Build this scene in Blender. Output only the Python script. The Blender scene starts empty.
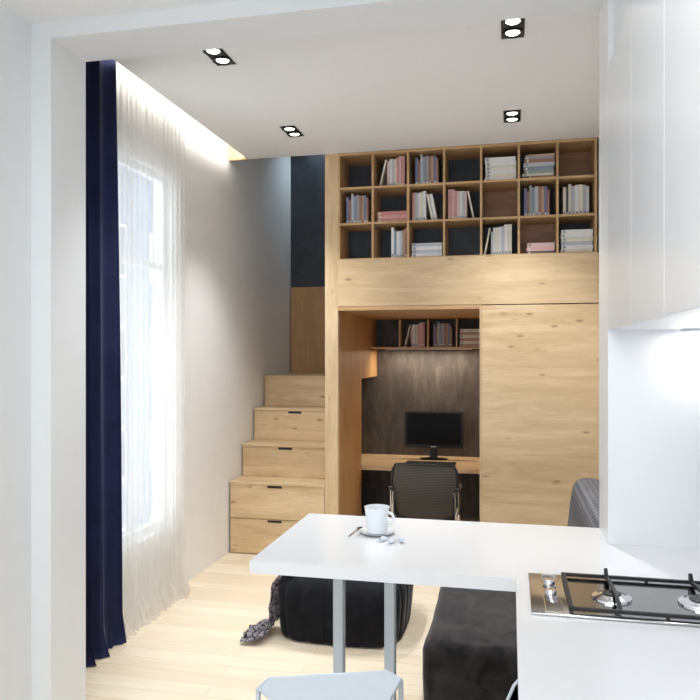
import bpy, bmesh, math, random
from mathutils import Vector, Matrix, noise

# ------------------------------------------------------------------ camera, world, lights, exposure
SC = bpy.context.scene
COL = SC.collection
PI = math.pi
cam_d = bpy.data.cameras.new('camera')
cam = bpy.data.objects.new('camera', cam_d)
COL.objects.link(cam)
cam.location = (0, 0, 1.8)
cam.rotation_euler = (PI / 2, 0, math.radians(12.615))
cam_d.sensor_width = 36
cam_d.lens = 36.77
cam_d.shift_y = 4 / 700
cam_d.clip_start = 0.02
SC.camera = cam

W = bpy.data.worlds.new('daylight')
SC.world = W
W.use_nodes = True
bg = W.node_tree.nodes['Background']
bg.inputs['Color'].default_value = (0.84, 0.92, 1.0, 1)
bg.inputs['Strength'].default_value = 2.1

def area(name, loc, rot, sx, sy, power, color=(1, 1, 1), portal=False, spread=PI):
    l = bpy.data.lights.new(name, 'AREA')
    l.shape = 'RECTANGLE'
    l.size, l.size_y = sx, sy
    l.energy = power
    l.color = color
    l.spread = spread
    if portal:
        l.cycles.is_portal = True
    o = bpy.data.objects.new(name, l)
    o.location = loc
    o.rotation_euler = rot
    COL.objects.link(o)
    return o

area('portal_side_window', (-2.66, 4.2, 1.81), (0, -PI / 2, 0), 2.7, 1.6, 1, portal=True)
area('portal_rear_fill', (-0.7, -1.93, 1.75), (PI / 2, 0, 0), 2.7, 2.9, 1, portal=True)  # portal for the added rear window's soft fill
area('portal_skylight', (-1.9, 7.79, 4.25), (0, 0, 0), 0.8, 0.3, 1, portal=True)
area('cove_strip_light', (-2.325, 4.7, 3.60), (0, math.radians(115), 0), 0.03, 2.7, 4.5, (1.0, 0.95, 0.87))
area('kitchen_fill_light', (-0.55, 0.55, 3.30), (0, 0, 0), 1.3, 1.6, 32, (0.96, 0.98, 1.0))  # added fill lamp, brightens the kitchen from out of view
area('skylight_glow', (-1.8, 7.84, 4.30), (0, 0, 0), 0.5, 0.12, 3.5, (0.6, 0.82, 1.0))
area('desk_shelf_light', (-0.86, 7.72, 1.843), (0, 0, 0), 0.9, 0.03, 7.0, (1.0, 0.86, 0.68))
area('under_cabinet_light', (0.715, 2.93, 1.885), (0, 0, 0), 0.12, 0.05, 0.7, (1.0, 0.98, 0.95))

SC.view_settings.view_transform = 'Standard'
SC.view_settings.look = 'None'
SC.view_settings.gamma = 1
SC.view_settings.use_curve_mapping = False
SC.view_settings.exposure = 0.62

# ------------------------------------------------------------------ materials
MATS = {}
def srgb(r, g, b):
    f = lambda v: (v / 255 / 12.92) if v / 255 <= 0.04045 else ((v / 255 + 0.055) / 1.055) ** 2.4
    return (f(r), f(g), f(b), 1)

class NT:
    def __init__(s, name):
        s.m = bpy.data.materials.new(name)
        s.m.use_nodes = True
        s.t = s.m.node_tree
        s.b = s.t.nodes['Principled BSDF']
        s.out = s.t.nodes['Material Output']
        s.co = s.n('ShaderNodeTexCoord').outputs['Object']
    def n(s, kind, **kw):
        x = s.t.nodes.new(kind)
        for k, v in kw.items():
            if k in x.inputs.keys():
                s.set(x.inputs[k], v)
            else:
                setattr(x, k, v)
        return x
    def set(s, inp, v):
        if isinstance(v, bpy.types.NodeSocket):
            s.t.links.new(v, inp)
        else:
            inp.default_value = v
    def mapping(s, scale, co=None):
        x = s.n('ShaderNodeMapping')
        s.t.links.new(co or s.co, x.inputs['Vector'])
        x.inputs['Scale'].default_value = scale
        return x.outputs['Vector']
    def noise(s, vec, scale=5, detail=3, rough=0.5, dist=0):
        x = s.n('ShaderNodeTexNoise')
        s.t.links.new(vec, x.inputs['Vector'])
        x.inputs['Scale'].default_value = scale
        x.inputs['Detail'].default_value = detail
        x.inputs['Roughness'].default_value = rough
        x.inputs['Distortion'].default_value = dist
        return x.outputs['Fac']
    def ramp(s, fac, stops):
        x = s.n('ShaderNodeValToRGB')
        s.t.links.new(fac, x.inputs['Fac'])
        e = x.color_ramp.elements
        while len(e) < len(stops):
            e.new(0.5)
        for el, (p, c) in zip(e, stops):
            el.position = p
            el.color = c
        return x.outputs['Color']
    def mix(s, a, b, fac, mode='MIX'):
        x = s.n('ShaderNodeMix', data_type='RGBA', blend_type=mode)
        s.set(x.inputs[0], fac)
        s.set(x.inputs[6], a)
        s.set(x.inputs[7], b)
        return x.outputs[2]
    def math(s, op, a, b=0.0):
        x = s.n('ShaderNodeMath', operation=op)
        s.set(x.inputs[0], a)
        s.set(x.inputs[1], b)
        return x.outputs[0]
    def bump(s, h, strength=0.2, dist=0.01):
        x = s.n('ShaderNodeBump')
        s.t.links.new(h, x.inputs['Height'])
        x.inputs['Strength'].default_value = strength
        x.inputs['Distance'].default_value = dist
        s.t.links.new(x.outputs['Normal'], s.b.inputs['Normal'])

def plain(name, col, rough=0.5, metal=0.0, var=0.04, scale=30, bump=0.0, spec=0.5, coat=0.0):
    if name in MATS:
        return MATS[name]
    t = NT(name)
    nz = t.noise(t.co, scale, 3)
    dark = tuple(c * (1 - var) for c in col[:3]) + (1,)
    lite = tuple(min(1, c * (1 + var)) for c in col[:3]) + (1,)
    t.set(t.b.inputs['Base Color'], t.ramp(nz, [(0.3, dark), (0.7, lite)]))
    t.b.inputs['Roughness'].default_value = rough
    t.b.inputs['Metallic'].default_value = metal
    t.b.inputs['Specular IOR Level'].default_value = spec
    t.b.inputs['Coat Weight'].default_value = coat
    if bump:
        t.bump(nz, bump, 0.004)
    MATS[name] = t.m
    return t.m

def wood(name, base, dark, axis='x', knots=True, band=0.185, rough=0.45):
    t = NT(name)
    st = {'x': (.8, 6, 6), 'y': (6, .8, 6), 'z': (6, 6, .8)}[axis]
    v = t.mapping(st)
    sep = t.n('ShaderNodeSeparateXYZ')
    t.t.links.new(t.co, sep.inputs[0])
    across = sep.outputs['Z' if axis != 'z' else 'X']
    idx = t.math('FLOOR', t.math('DIVIDE', across, band))
    wn = t.n('ShaderNodeTexWhiteNoise', noise_dimensions='1D')
    t.t.links.new(idx, wn.inputs['W'])
    n1 = t.noise(v, 1.3, 5, 0.6, 1.2)
    n2 = t.noise(v, 7, 4, 0.6, 0.3)
    c = t.ramp(n1, [(0.30, dark), (0.62, base)])
    fine = t.ramp(n2, [(0.35, (0.86, 0.84, 0.80, 1)), (0.6, (1, 1, 1, 1))])
    c = t.mix(c, fine, 0.6, 'MULTIPLY')
    tone = t.ramp(wn.outputs['Value'], [(0, (0.88, 0.855, 0.83, 1)), (1, (1, 1, 1, 1))])
    c = t.mix(c, tone, 0.9, 'MULTIPLY')
    if knots:
        kst = {'x': (4, 11, 11), 'y': (11, 4, 11), 'z': (11, 11, 4)}[axis]
        vo = t.n('ShaderNodeTexVoronoi')
        t.t.links.new(t.mapping(kst), vo.inputs['Vector'])
        vo.inputs['Scale'].default_value = 1.0
        k = t.ramp(vo.outputs['Distance'], [(0.04, (1, 1, 1, 1)), (0.17, (0, 0, 0, 1))])
        gate = t.ramp(t.noise(t.co, 3.1, 1), [(0.40, (0, 0, 0, 1)), (0.48, (1, 1, 1, 1))])
        k = t.mix(k, gate, 1.0, 'MULTIPLY')
        f = t.math('MULTIPLY', k, 0.7)
        c = t.mix(c, (0.19, 0.095, 0.04, 1), f)
    t.set(t.b.inputs['Base Color'], c)
    t.b.inputs['Roughness'].default_value = rough
    t.bump(n2, 0.08, 0.002)
    MATS[name] = t.m
    return t.m

OAK = wood('oak_board', srgb(228, 202, 164), srgb(209, 177, 134))
OAKV = wood('oak_board_upright', srgb(226, 200, 162), srgb(207, 175, 132), axis='z')
OAKE = wood('oak_shelf', srgb(214, 178, 132), srgb(194, 155, 110), knots=False)
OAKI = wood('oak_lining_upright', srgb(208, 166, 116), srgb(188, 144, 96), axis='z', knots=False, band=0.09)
OAKB = wood('brown_back_board', srgb(184, 142, 114), srgb(152, 114, 92), knots=False, band=0.11)

def floor_mat():
    t = NT('pale_oak_planks')
    br = t.n('ShaderNodeTexBrick', offset=0.37, offset_frequency=2)
    t.t.links.new(t.co, br.inputs['Vector'])
    br.inputs['Color1'].default_value = srgb(236, 222, 200)
    br.inputs['Color2'].default_value = srgb(224, 205, 177)
    br.inputs['Mortar'].default_value = srgb(208, 188, 158)
    br.inputs['Scale'].default_value = 1
    br.inputs['Mortar Size'].default_value = 0.0016
    br.inputs['Bias'].default_value = -0.25
    br.inputs['Brick Width'].default_value = 1.15
    br.inputs['Row Height'].default_value = 0.125
    n = t.noise(t.mapping((1, 10, 10)), 2.2, 5, 0.6, 0.8)
    g = t.ramp(n, [(0.3, (0.88, 0.85, 0.80, 1)), (0.65, (1, 1, 1, 1))])
    t.set(t.b.inputs['Base Color'], t.mix(br.outputs['Color'], g, 0.8, 'MULTIPLY'))
    t.b.inputs['Roughness'].default_value = 0.42
    return t.m
FLOOR = floor_mat()

WALL = plain('white_plaster', srgb(230, 232, 234), 0.6, var=0.01, scale=8)
WALLW = plain('warm_white_plaster', srgb(243, 241, 239), 0.7, var=0.012, scale=8)
CEIL = plain('ceiling_plaster', srgb(240, 240, 240), 0.8, var=0.02, scale=90, bump=0.05)
GLOSS = plain('gloss_white_lacquer', srgb(226, 228, 231), 0.3, var=0.004, scale=3, coat=0.0)
SPLASH = plain('satin_white_panel', srgb(232, 233, 235), 0.3, var=0.004, scale=3)
QUARTZ = plain('white_worktop', srgb(222, 223, 225), 0.2, var=0.006, scale=60)
TABLEM = plain('white_table_laminate', srgb(236, 237, 238), 0.18, var=0.006, scale=60)
POWDER = plain('white_powder_coat', srgb(196, 204, 212), 0.4, var=0.01)
BLACKP = plain('black_plastic', srgb(16, 16, 19), 0.35, var=0.1)
SCREEN = plain('black_screen', srgb(9, 10, 14), 0.4, var=0.05, spec=0.15)
STEEL = plain('brushed_steel', srgb(190, 188, 184), 0.18, 1.0, var=0.05, scale=60)
CHROME = plain('chrome', srgb(215, 215, 218), 0.08, 1.0, var=0.02)
IRON = plain('black_cast_iron', srgb(18, 18, 22), 0.45, var=0.15, scale=120, bump=0.1)
PORC = plain('white_porcelain', srgb(226, 229, 233), 0.12, var=0.004, coat=0.4)
PAPER = plain('book_pages', srgb(232, 226, 210), 0.8, var=0.04, scale=200)
FRAMEW = plain('white_window_frame', srgb(235, 236, 238), 0.35, var=0.01)

def slate():
    t = NT('slate_warm_bounce')
    n = t.noise(t.mapping((5, 5, 1.2)), 2.2, 6, 0.65, 0.6)
    m = t.noise(t.co, 26, 4, 0.7)
    c = t.ramp(n, [(0.35, srgb(66, 60, 57)), (0.6, srgb(92, 84, 79)), (0.8, srgb(126, 118, 112))])  # slate warmed and lightened: bounce light of the niche put into its colour
    g = t.ramp(m, [(0.3, (0.7, 0.7, 0.7, 1)), (0.7, (1, 1, 1, 1))])
    t.set(t.b.inputs['Base Color'], t.mix(c, g, 0.8, 'MULTIPLY'))
    t.b.inputs['Roughness'].default_value = 0.6
    return t.m
SLATE = slate()
SLATEB = plain('dark_blue_grey_board', srgb(56, 62, 70), 0.55, var=0.2, scale=9)

def velvet(name, a, b, sheen=0.5, scale=7):
    t = NT(name)
    n = t.noise(t.co, scale, 4, 0.6, 0.8)
    t.set(t.b.inputs['Base Color'], t.ramp(n, [(0.35, a), (0.75, b)]))
    t.b.inputs['Roughness'].default_value = 0.85
    t.b.inputs['Sheen Weight'].default_value = sheen
    t.b.inputs['Sheen Roughness'].default_value = 0.35
    t.b.inputs['Specular IOR Level'].default_value = 0.2
    t.bump(t.noise(t.co, 160, 2), 0.15, 0.002)
    return t.m
VELVET = velvet('black_velvet', srgb(15, 15, 20), srgb(30, 30, 36), 0.12)
SOFAV = velvet('charcoal_velvet', srgb(30, 28, 30), srgb(66, 62, 62), 0.3)
NAVY = velvet('navy_curtain_cloth', srgb(44, 49, 80), srgb(52, 58, 94), 0.2, 3)

def weave():
    t = NT('grey_checked_weave')
    w1 = t.n('ShaderNodeTexWave', wave_type='BANDS', bands_direction='Z')
    t.t.links.new(t.co, w1.inputs['Vector']); w1.inputs['Scale'].default_value = 9; w1.inputs['Distortion'].default_value = .6
    w2 = t.n('ShaderNodeTexWave', wave_type='BANDS', bands_direction='X')
    t.t.links.new(t.co, w2.inputs['Vector']); w2.inputs['Scale'].default_value = 9; w2.inputs['Distortion'].default_value = .6
    w3 = t.n('ShaderNodeTexWave', wave_type='BANDS', bands_direction='Y')
    t.t.links.new(t.co, w3.inputs['Vector']); w3.inputs['Scale'].default_value = 5; w3.inputs['Distortion'].default_value = 1
    m = t.mix(t.mix(w1.outputs['Color'], w2.outputs['Color'], 0.5), w3.outputs['Color'], 0.4)
    m = t.mix(m, t.noise(t.co, 60, 3), 0.45)
    t.set(t.b.inputs['Base Color'], t.ramp(m, [(0.2, srgb(56, 57, 64)), (0.8, srgb(128, 127, 130))]))
    t.b.inputs['Roughness'].default_value = 0.9
    return t.m
WEAVE = weave()

def scarf_mat():
    t = NT('patterned_scarf_cloth')
    v = t.n('ShaderNodeTexVoronoi', feature='DISTANCE_TO_EDGE')
    t.t.links.new(t.mapping((1, 1.3, 1)), v.inputs['Vector'])
    v.inputs['Scale'].default_value = 24
    c = t.ramp(v.outputs['Distance'], [(0.045, srgb(26, 24, 36)), (0.10, srgb(196, 188, 192))])
    n = t.ramp(t.noise(t.co, 12, 3), [(0.35, (0.72, 0.7, 0.74, 1)), (0.65, (1, 1, 1, 1))])
    t.set(t.b.inputs['Base Color'], t.mix(c, n, 1, 'MULTIPLY'))
    t.b.inputs['Roughness'].default_value = 0.85
    return t.m
SCARF = scarf_mat()

def mesh_fabric():
    t = NT('taupe_mesh_fabric')
    w = t.n('ShaderNodeTexBrick', offset=0.5)
    co = t.n('ShaderNodeCombineXYZ')
    sep = t.n('ShaderNodeSeparateXYZ')
    t.t.links.new(t.co, sep.inputs[0])
    t.t.links.new(sep.outputs['X'], co.inputs['X']); t.t.links.new(sep.outputs['Z'], co.inputs['Y'])
    t.t.links.new(co.outputs[0], w.inputs['Vector'])
    w.inputs['Color1'].default_value = srgb(66, 60, 56); w.inputs['Color2'].default_value = srgb(74, 68, 62)
    w.inputs['Mortar'].default_value = srgb(122, 112, 102)
    w.inputs['Scale'].default_value = 1; w.inputs['Mortar Size'].default_value = 0.004
    w.inputs['Mortar Smooth'].default_value = 0.6
    w.inputs['Brick Width'].default_value = 0.026; w.inputs['Row Height'].default_value = 0.013
    t.set(t.b.inputs['Base Color'], w.outputs['Color'])
    t.b.inputs['Roughness'].default_value = 0.7
    return t.m
MESHF = mesh_fabric()

def sheer():
    t = NT('sheer_voile')
    tr = t.n('ShaderNodeBsdfTransparent')
    di = t.n('ShaderNodeBsdfDiffuse'); di.inputs['Color'].default_value = srgb(240, 238, 234)
    tl = t.n('ShaderNodeBsdfTranslucent'); tl.inputs['Color'].default_value = srgb(240, 239, 237)
    m1 = t.n('ShaderNodeMixShader'); m1.inputs[0].default_value = 0.5
    t.t.links.new(di.outputs[0], m1.inputs[1]); t.t.links.new(tl.outputs[0], m1.inputs[2])
    m2 = t.n('ShaderNodeMixShader'); m2.inputs[0].default_value = 0.46
    t.t.links.new(tr.outputs[0], m2.inputs[1]); t.t.links.new(m1.outputs[0], m2.inputs[2])
    t.t.links.new(m2.outputs[0], t.out.inputs['Surface'])
    return t.m
SHEER = sheer()

def glass():
    t = NT('window_glass')
    tr = t.n('ShaderNodeBsdfTransparent'); gl = t.n('ShaderNodeBsdfGlossy'); gl.inputs['Roughness'].default_value = 0.02
    m = t.n('ShaderNodeMixShader'); m.inputs[0].default_value = 0.06
    t.t.links.new(tr.outputs[0], m.inputs[1]); t.t.links.new(gl.outputs[0], m.inputs[2])
    t.t.links.new(m.outputs[0], t.out.inputs['Surface'])
    return t.m
GLASS = glass()

def emit(name, col, st):
    t = NT(name)
    t.b.inputs['Emission Color'].default_value = col
    t.b.inputs['Emission Strength'].default_value = st
    return t.m
BULB = emit('lit_lamp', (1, 0.97, 0.92, 1), 6)
LED = emit('warm_led', (1, 0.93, 0.8, 1), 3)

# ------------------------------------------------------------------ mesh helpers (all take world coordinates)
def box(bm, x0, x1, y0, y1, z0, z1, bev=0.0, seg=2, M=None):
    t = bmesh.new()
    bmesh.ops.create_cube(t, size=1)
    for v in t.verts:
        v.co = Vector((x0 + (v.co.x + .5) * (x1 - x0), y0 + (v.co.y + .5) * (y1 - y0), z0 + (v.co.z + .5) * (z1 - z0)))
    if bev:
        bmesh.ops.bevel(t, geom=list(t.edges), offset=bev, segments=seg, profile=0.5, affect='EDGES')
    if M:
        t.transform(M)
    merge(bm, t)
    return bm
def merge(bm, t):
    me = bpy.data.meshes.new('tmp'); t.to_mesh(me); t.free(); bm.from_mesh(me); bpy.data.meshes.remove(me)
def nb():
    return bmesh.new()
def B(*a, **k):
    return box(nb(), *a, **k)
def tube(bm, pts, r, n=10, closed=False, caps=True):
    pts = [Vector(p) for p in pts]
    rings = []
    N = len(pts)
    up = None
    for i, p in enumerate(pts):
        a = pts[i - 1] if (i > 0 or closed) else p
        b = pts[(i + 1) % N] if (i < N - 1 or closed) else p
        d = (b - a).normalized()
        if up is None:
            up = Vector((0, 0, 1)) if abs(d.z) < .9 else Vector((1, 0, 0))
        s = d.cross(up).normalized(); u2 = s.cross(d).normalized(); up = u2
        rings.append([bm.verts.new(p + (s * math.cos(2 * PI * k / n) + u2 * math.sin(2 * PI * k / n)) * r) for k in range(n)])
    for i in range(N if closed else N - 1):
        A, C = rings[i], rings[(i + 1) % N]
        for k in range(n):
            bm.faces.new((A[k], A[(k + 1) % n], C[(k + 1) % n], C[k]))
    if caps and not closed:
        bm.faces.new(rings[0][::-1]); bm.faces.new(rings[-1])
    return bm
def lathe(bm, c, prof, n=32, sq=None):
    c = Vector(c); rings = []
    for (r, z) in prof:
        if r < 1e-5:
            rings.append([bm.verts.new(c + Vector((0, 0, z)))])
        else:
            rings.append([bm.verts.new(c + Vector((r * math.cos(2 * PI * k / n), r * math.sin(2 * PI * k / n), z))) for k in range(n)])
    for A, C in zip(rings, rings[1:]):
        for k in range(n):
            k2 = (k + 1) % n
            f = [A[k] if len(A) > 1 else A[0]]
            if len(A) > 1: f.append(A[k2])
            f.append(C[k2] if len(C) > 1 else C[0])
            if len(C) > 1: f.append(C[k])
            if len(f) > 2: bm.faces.new(f)
    return bm
def cyl(bm, c, r, h, n=24):
    return lathe(bm, c, [(0, 0), (r, 0), (r, h), (0, h)], n)
def bez(p, q, r_, n=8):
    p, q, r_ = Vector(p), Vector(q), Vector(r_)
    return [(1 - t) ** 2 * p + 2 * t * (1 - t) * q + t * t * r_ for t in [i / n for i in range(n + 1)]]

def wloc(o):
    v = Vector((0, 0, 0))
    while o:
        v += o.location; o = o.parent
    return v
def obj(name, bm, mat, parent=None, loc=None, smooth=False, rot=None, sharp=35):
    base = wloc(parent) if parent else Vector((0, 0, 0))
    org = Vector(loc) if loc else base
    bmesh.ops.translate(bm, verts=bm.verts, vec=-org)
    bmesh.ops.recalc_face_normals(bm, faces=bm.faces)
    me = bpy.data.meshes.new(name)
    if smooth:
        for f in bm.faces: f.smooth = True
        lim = math.radians(sharp)
        for e in bm.edges:
            if len(e.link_faces) == 2 and e.calc_face_angle(0) > lim: e.smooth = False
    bm.to_mesh(me); bm.free()
    me.materials.append(mat)
    o = bpy.data.objects.new(name, me)
    COL.objects.link(o)
    if parent:
        o.parent = parent
    o.location = org - base
    if rot: o.rotation_euler = rot
    return o
def thing(name, loc, label, cat, group=None):
    o = bpy.data.objects.new(name, None)
    o.empty_display_size = 0.05
    COL.objects.link(o)
    o.location = loc
    return tag(o, label, cat, group)
def tag(o, label, cat, group=None):
    o['label'] = label; o['category'] = cat
    if group: o['group'] = group
    return o
def struct(name, bm, mat, parent=None, smooth=False):
    o = obj(name, bm, mat, parent, smooth=smooth)
    if not parent: o['kind'] = 'structure'
    return o
def copy_tree(o, parent=None):
    c = o.copy(); COL.objects.link(c)
    if parent: c.parent = parent
    for ch in list(o.children): copy_tree(ch, c)
    return c

# ------------------------------------------------------------------ the room
XL, XR, YF, YB = -2.485, 0.70, 6.07, 7.95       # living side: left wall, right wall, oak front, back wall
ZC = 3.551
struct('floor', B(-2.9, 1.1, -2.1, 8.15, -0.12, 0), FLOOR)
w = nb()
box(w, -2.635, XL, 3.30, 3.45, 0, 4.5)
box(w, -2.635, XL, 3.45, 4.963, 0, 0.497)
box(w, -2.635, XL, 3.45, 4.963, 3.13, 4.5)
box(w, -2.635, XL, 4.963, YB, 0, 4.5)
struct('wall_left', w, WALLW)
struct('wall_right', B(XR, 0.95, 3.302, YB, 0, 4.5), WALLW)
struct('wall_back', B(-2.785, 0.95, YB, 8.15, 0, 4.5), SLATEB)
struct('wall_kitchen_left', B(-2.6, -2.242, -1.95, 3.015, 0, 3.6), WALL)
struct('wall_kitchen_right', B(0.82, 1.0, -1.95, 3.015, 0, 3.6), WALL)
w = nb()
box(w, -2.6, -2.15, -2.1, -1.95, 0, 3.6); box(w, 0.75, 1.0, -2.1, -1.95, 0, 3.6)
box(w, -2.15, 0.75, -2.1, -1.95, 0, 0.4); box(w, -2.15, 0.75, -2.1, -1.95, 3.1, 3.6)
struct('wall_rear', w, WALL)
# partition between kitchen and living side: jamb, beam, right pier
w = nb()
box(w, -2.785, -2.135, 3.015, 3.30, 0, 4.5)
box(w, -2.135, 0.3825, 3.015, 3.30, 3.306, 4.5)
struct('wall_partition', w, WALL)
struct('wall_pier', B(0.3825, 0.95, 3.015, 3.302, 0, 4.5), SPLASH)
struct('ceiling_kitchen', B(-2.6, 1.0, -2.1, 3.015, 3.383, 3.6), CEIL)
struct('ceiling', B(-2.30, XR, 3.30, YF, ZC, 3.75), CEIL)
c = nb()
box(c, -2.785, -2.30, 3.30, YF, 3.78, 3.9)
struct('ceiling_cove', c, WALLW)
# loft ceiling with a roof light
c = nb()
box(c, -2.485, -2.3, YF, YB, 4.18, 4.24); box(c, -1.5, XR, YF, YB, 4.18, 4.24)
box(c, -2.3, -1.5, YF, 7.64, 4.18, 4.24); box(c, -2.3, -1.5, 7.94, YB, 4.18, 4.24)
struct('ceiling_loft', c, WALLW)
struct('wall_loft_front', B(-2.30, XR, YF, YF + 0.04, 3.64, 4.18), WALLW)
g = struct('window_3', B(-2.3, -1.5, 7.64, 7.94, 4.19, 4.20), GLASS)
f = nb()
for a in (-2.3, -1.52): box(f, a, a + 0.02, 7.64, 7.94, 4.165, 4.23)
for a in (7.64, 7.92): box(f, -2.3, -1.5, a, a + 0.02, 4.165, 4.23)
struct('window_frame', f, FRAMEW, g)
# oak board closing the end of the curtain cove
struct('trim_1', B(XL, -2.30, YF, YF + 0.03, ZC, 3.78), OAK)
#struct('baseboard_left', B(XL, XL + 0.012, 4.963, 6.066, 0, 0.045), WALLW)
# side window
g = struct('window_1', B(-2.56, -2.55, 3.50, 4.93, 0.54, 3.09), GLASS)
f = nb()
for y0, y1 in ((3.45, 3.51), (4.17, 4.24), (4.913, 4.963)): box(f, -2.58, -2.53, y0, y1, 0.497, 3.13, 0.004)
for z0, z1 in ((0.497, 0.57), (2.42, 2.47), (3.08, 3.13)): box(f, -2.578, -2.532, 3.45, 4.963, z0, z1, 0.004)
struct('window_frame', f, FRAMEW, g)
struct('window_sill', B(-2.53, -2.475, 3.46, 4.955, 0.497, 0.512, 0.004), FRAMEW, g)
# added rear window, unseen behind the camera, lets in soft fill
g = struct('window_rear_fill', B(-2.15, 0.75, -2.03, -2.02, 0.4, 3.1), GLASS)
f = nb()
for x in (-2.15, -1.2, -0.24, 0.70): box(f, x, x + 0.05, -2.05, -1.99, 0.4, 3.1)
for z in (0.4, 3.05): box(f, -2.15, 0.75, -2.05, -1.99, z, z + 0.05)
struct('window_frame', f, FRAMEW, g)

# ------------------------------------------------------------------ neighbouring house outside
hs = thing('apartment_building', (-14.5, 22, -7), 'pale grey apartment block seen outside through the sheer curtain', 'building')
HW = plain('pale_render', srgb(118, 126, 140), 0.8, var=0.1, scale=1)
HG = plain('dark_panes', srgb(62, 72, 86), 0.2, var=0.1)
obj('wall', B(-17, -12, 13, 32, -7, 8.4), HW, hs)
obj('roof', B(-17.3, -11.7, 12.7, 32.3, 8.4, 8.8, 0.05), plain('grey_roof', srgb(90, 95, 102), 0.8), hs)
for yy in (14.5, 17.3, 20.1, 22.9, 25.7, 28.5, 31):
    for zz in (-4.6, -1.4, 1.8, 5.0):
        fr = obj('window', B(-12.02, -11.93, yy - .6, yy + .6, zz - .8, zz + .9, 0.01), FRAMEW, hs)
        obj('pane', B(-11.93, -11.91, yy - .5, yy + .5, zz - .7, zz + .8), HG, fr)

# ------------------------------------------------------------------ oak storage wall
NX0, NX1 = -1.466, -0.248                       # desk niche
LOFT = thing('storage_wall', (-0.45, YF, 0), 'tall oak storage wall with desk niche and big flush door under the bookcase', 'storage wall')
obj('side_post', B(-1.583, NX0, YF, YF + 0.05, 0, ZC), OAKV, LOFT)
obj('fascia_panel', B(NX0, 0.699, YF, YF + 0.04, 2.215, 2.622), OAK, LOFT)
obj('door', B(NX1 + 0.014, 0.699, YF, YF + 0.04, 0.02, 2.206, 0.0015, 1), OAK, LOFT)
obj('niche_edge', B(NX1, NX1 + 0.012, YF - 0.002, YF + 0.05, 0, 2.206), OAKV, LOFT)
s = nb()
box(s, NX0 - 0.03, NX0, YF + 0.05, 7.08, 0, 2.21)
box(s, NX0 - 0.03, NX0, 7.08, YB, 1.55, 2.21)
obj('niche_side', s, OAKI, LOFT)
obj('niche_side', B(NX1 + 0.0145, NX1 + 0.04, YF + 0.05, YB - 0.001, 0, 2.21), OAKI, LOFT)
obj('niche_ceiling', B(NX0, NX1 + 0.013, YF + 0.002, YB, 2.18, 2.212), OAKE, LOFT)
obj('niche_back', B(-2.0, NX1 + .0144, YB - .0015, YB - .0003, 0, 2.179), SLATE, LOFT)  # copy of the back wall surface with warm bounce light in its colour
obj('loft_deck', B(NX0, 0.699, YF + 0.051, YB, 2.55, 2.62), OAKE, LOFT)
obj('kick_board', B(NX1 + 0.014, 0.699, YF + 0.02, YF + 0.04, 0, 0.018), OAK, LOFT)

# bookcase: seven by three cubbies
BC = thing('bookcase', (-0.39, YF, 2.622), 'oak bookcase of three rows of square cubbies up under the ceiling', 'bookcase')
CW, CH = (0.686 + 1.466) / 7, 0.31
T = 0.018
YBK = YF + 0.35
s = nb()
for i in range(8):
    x = -1.466 + i * CW
    x0, x1 = (x, x + T) if i == 0 else ((x - T, x) if i == 7 else (x - T / 2, x + T / 2))
    obj('divider', B(x0, x1, YF - 0.001, YBK, 2.623, 3.549), OAKE, BC)
for r in range(4):
    z = 2.622 + r * CH
    z0, z1 = (z + .001, z + 0.008) if r == 0 else ((z - 0.024, z - .003) if r == 3 else (z - T / 2, z + T / 2))
    obj('shelf', B(-1.465, 0.685, YF + 0.0005, YBK - 0.0005, z0, z1), OAKE, BC)
brown = {(0, 6), (1, 4), (2, 5)}
for r in range(3):
    for i in range(7):
        x = -1.466 + i * CW; z = 2.622 + (2 - r) * CH
        obj('back_panel', B(x + .001, x + CW - .001, YBK, YBK + 0.015, z + .001, z + CH - .001), OAKB if (r, i) in brown else SLATEB, BC)

# shelf over the desk: four cubbies
WS = thing('wall_shelf', (-0.857, 7.65, 1.855), 'narrow oak book shelf with four cubbies high in the desk niche', 'shelf')
obj('shelf', B(NX0 + .001, NX1 + .012, 7.64, YB - .001, 1.855, 1.875), OAKE, WS)
WX = [NX0 + 0.3045 * k for k in (1, 2, 3)]
for x in WX:
    obj('divider', B(x - 0.008, x + 0.008, 7.64, YB - .001, 1.8755, 2.179), OAKE, WS)

t = thing('shelf_lamp', (-.86, 7.72, 1.85), 'slim warm lamp fixed under the book shelf over the desk', 'lamp')
obj('housing', B(-1.32, -.40, 7.70, 7.74, 1.846, 1.8549, .001, 1), POWDER, t)
# desk
DK = thing('desk', (-1.0, 7.5, 0), 'built-in oak desk top in the niche behind the office chair', 'desk')
obj('desktop', B(NX0 + .001, NX1 + .013, 7.08, YB - .002, 0.63, 0.67, 0.002, 1), OAK, DK)
obj('desktop_end', B(-2.0, NX0, 7.081, YB - .002, 0.631, 0.669), OAK, DK)
obj('end_support', B(-2.03, -2.0, 7.081, YB - .002, 0, 0.669), OAK, DK)

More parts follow.
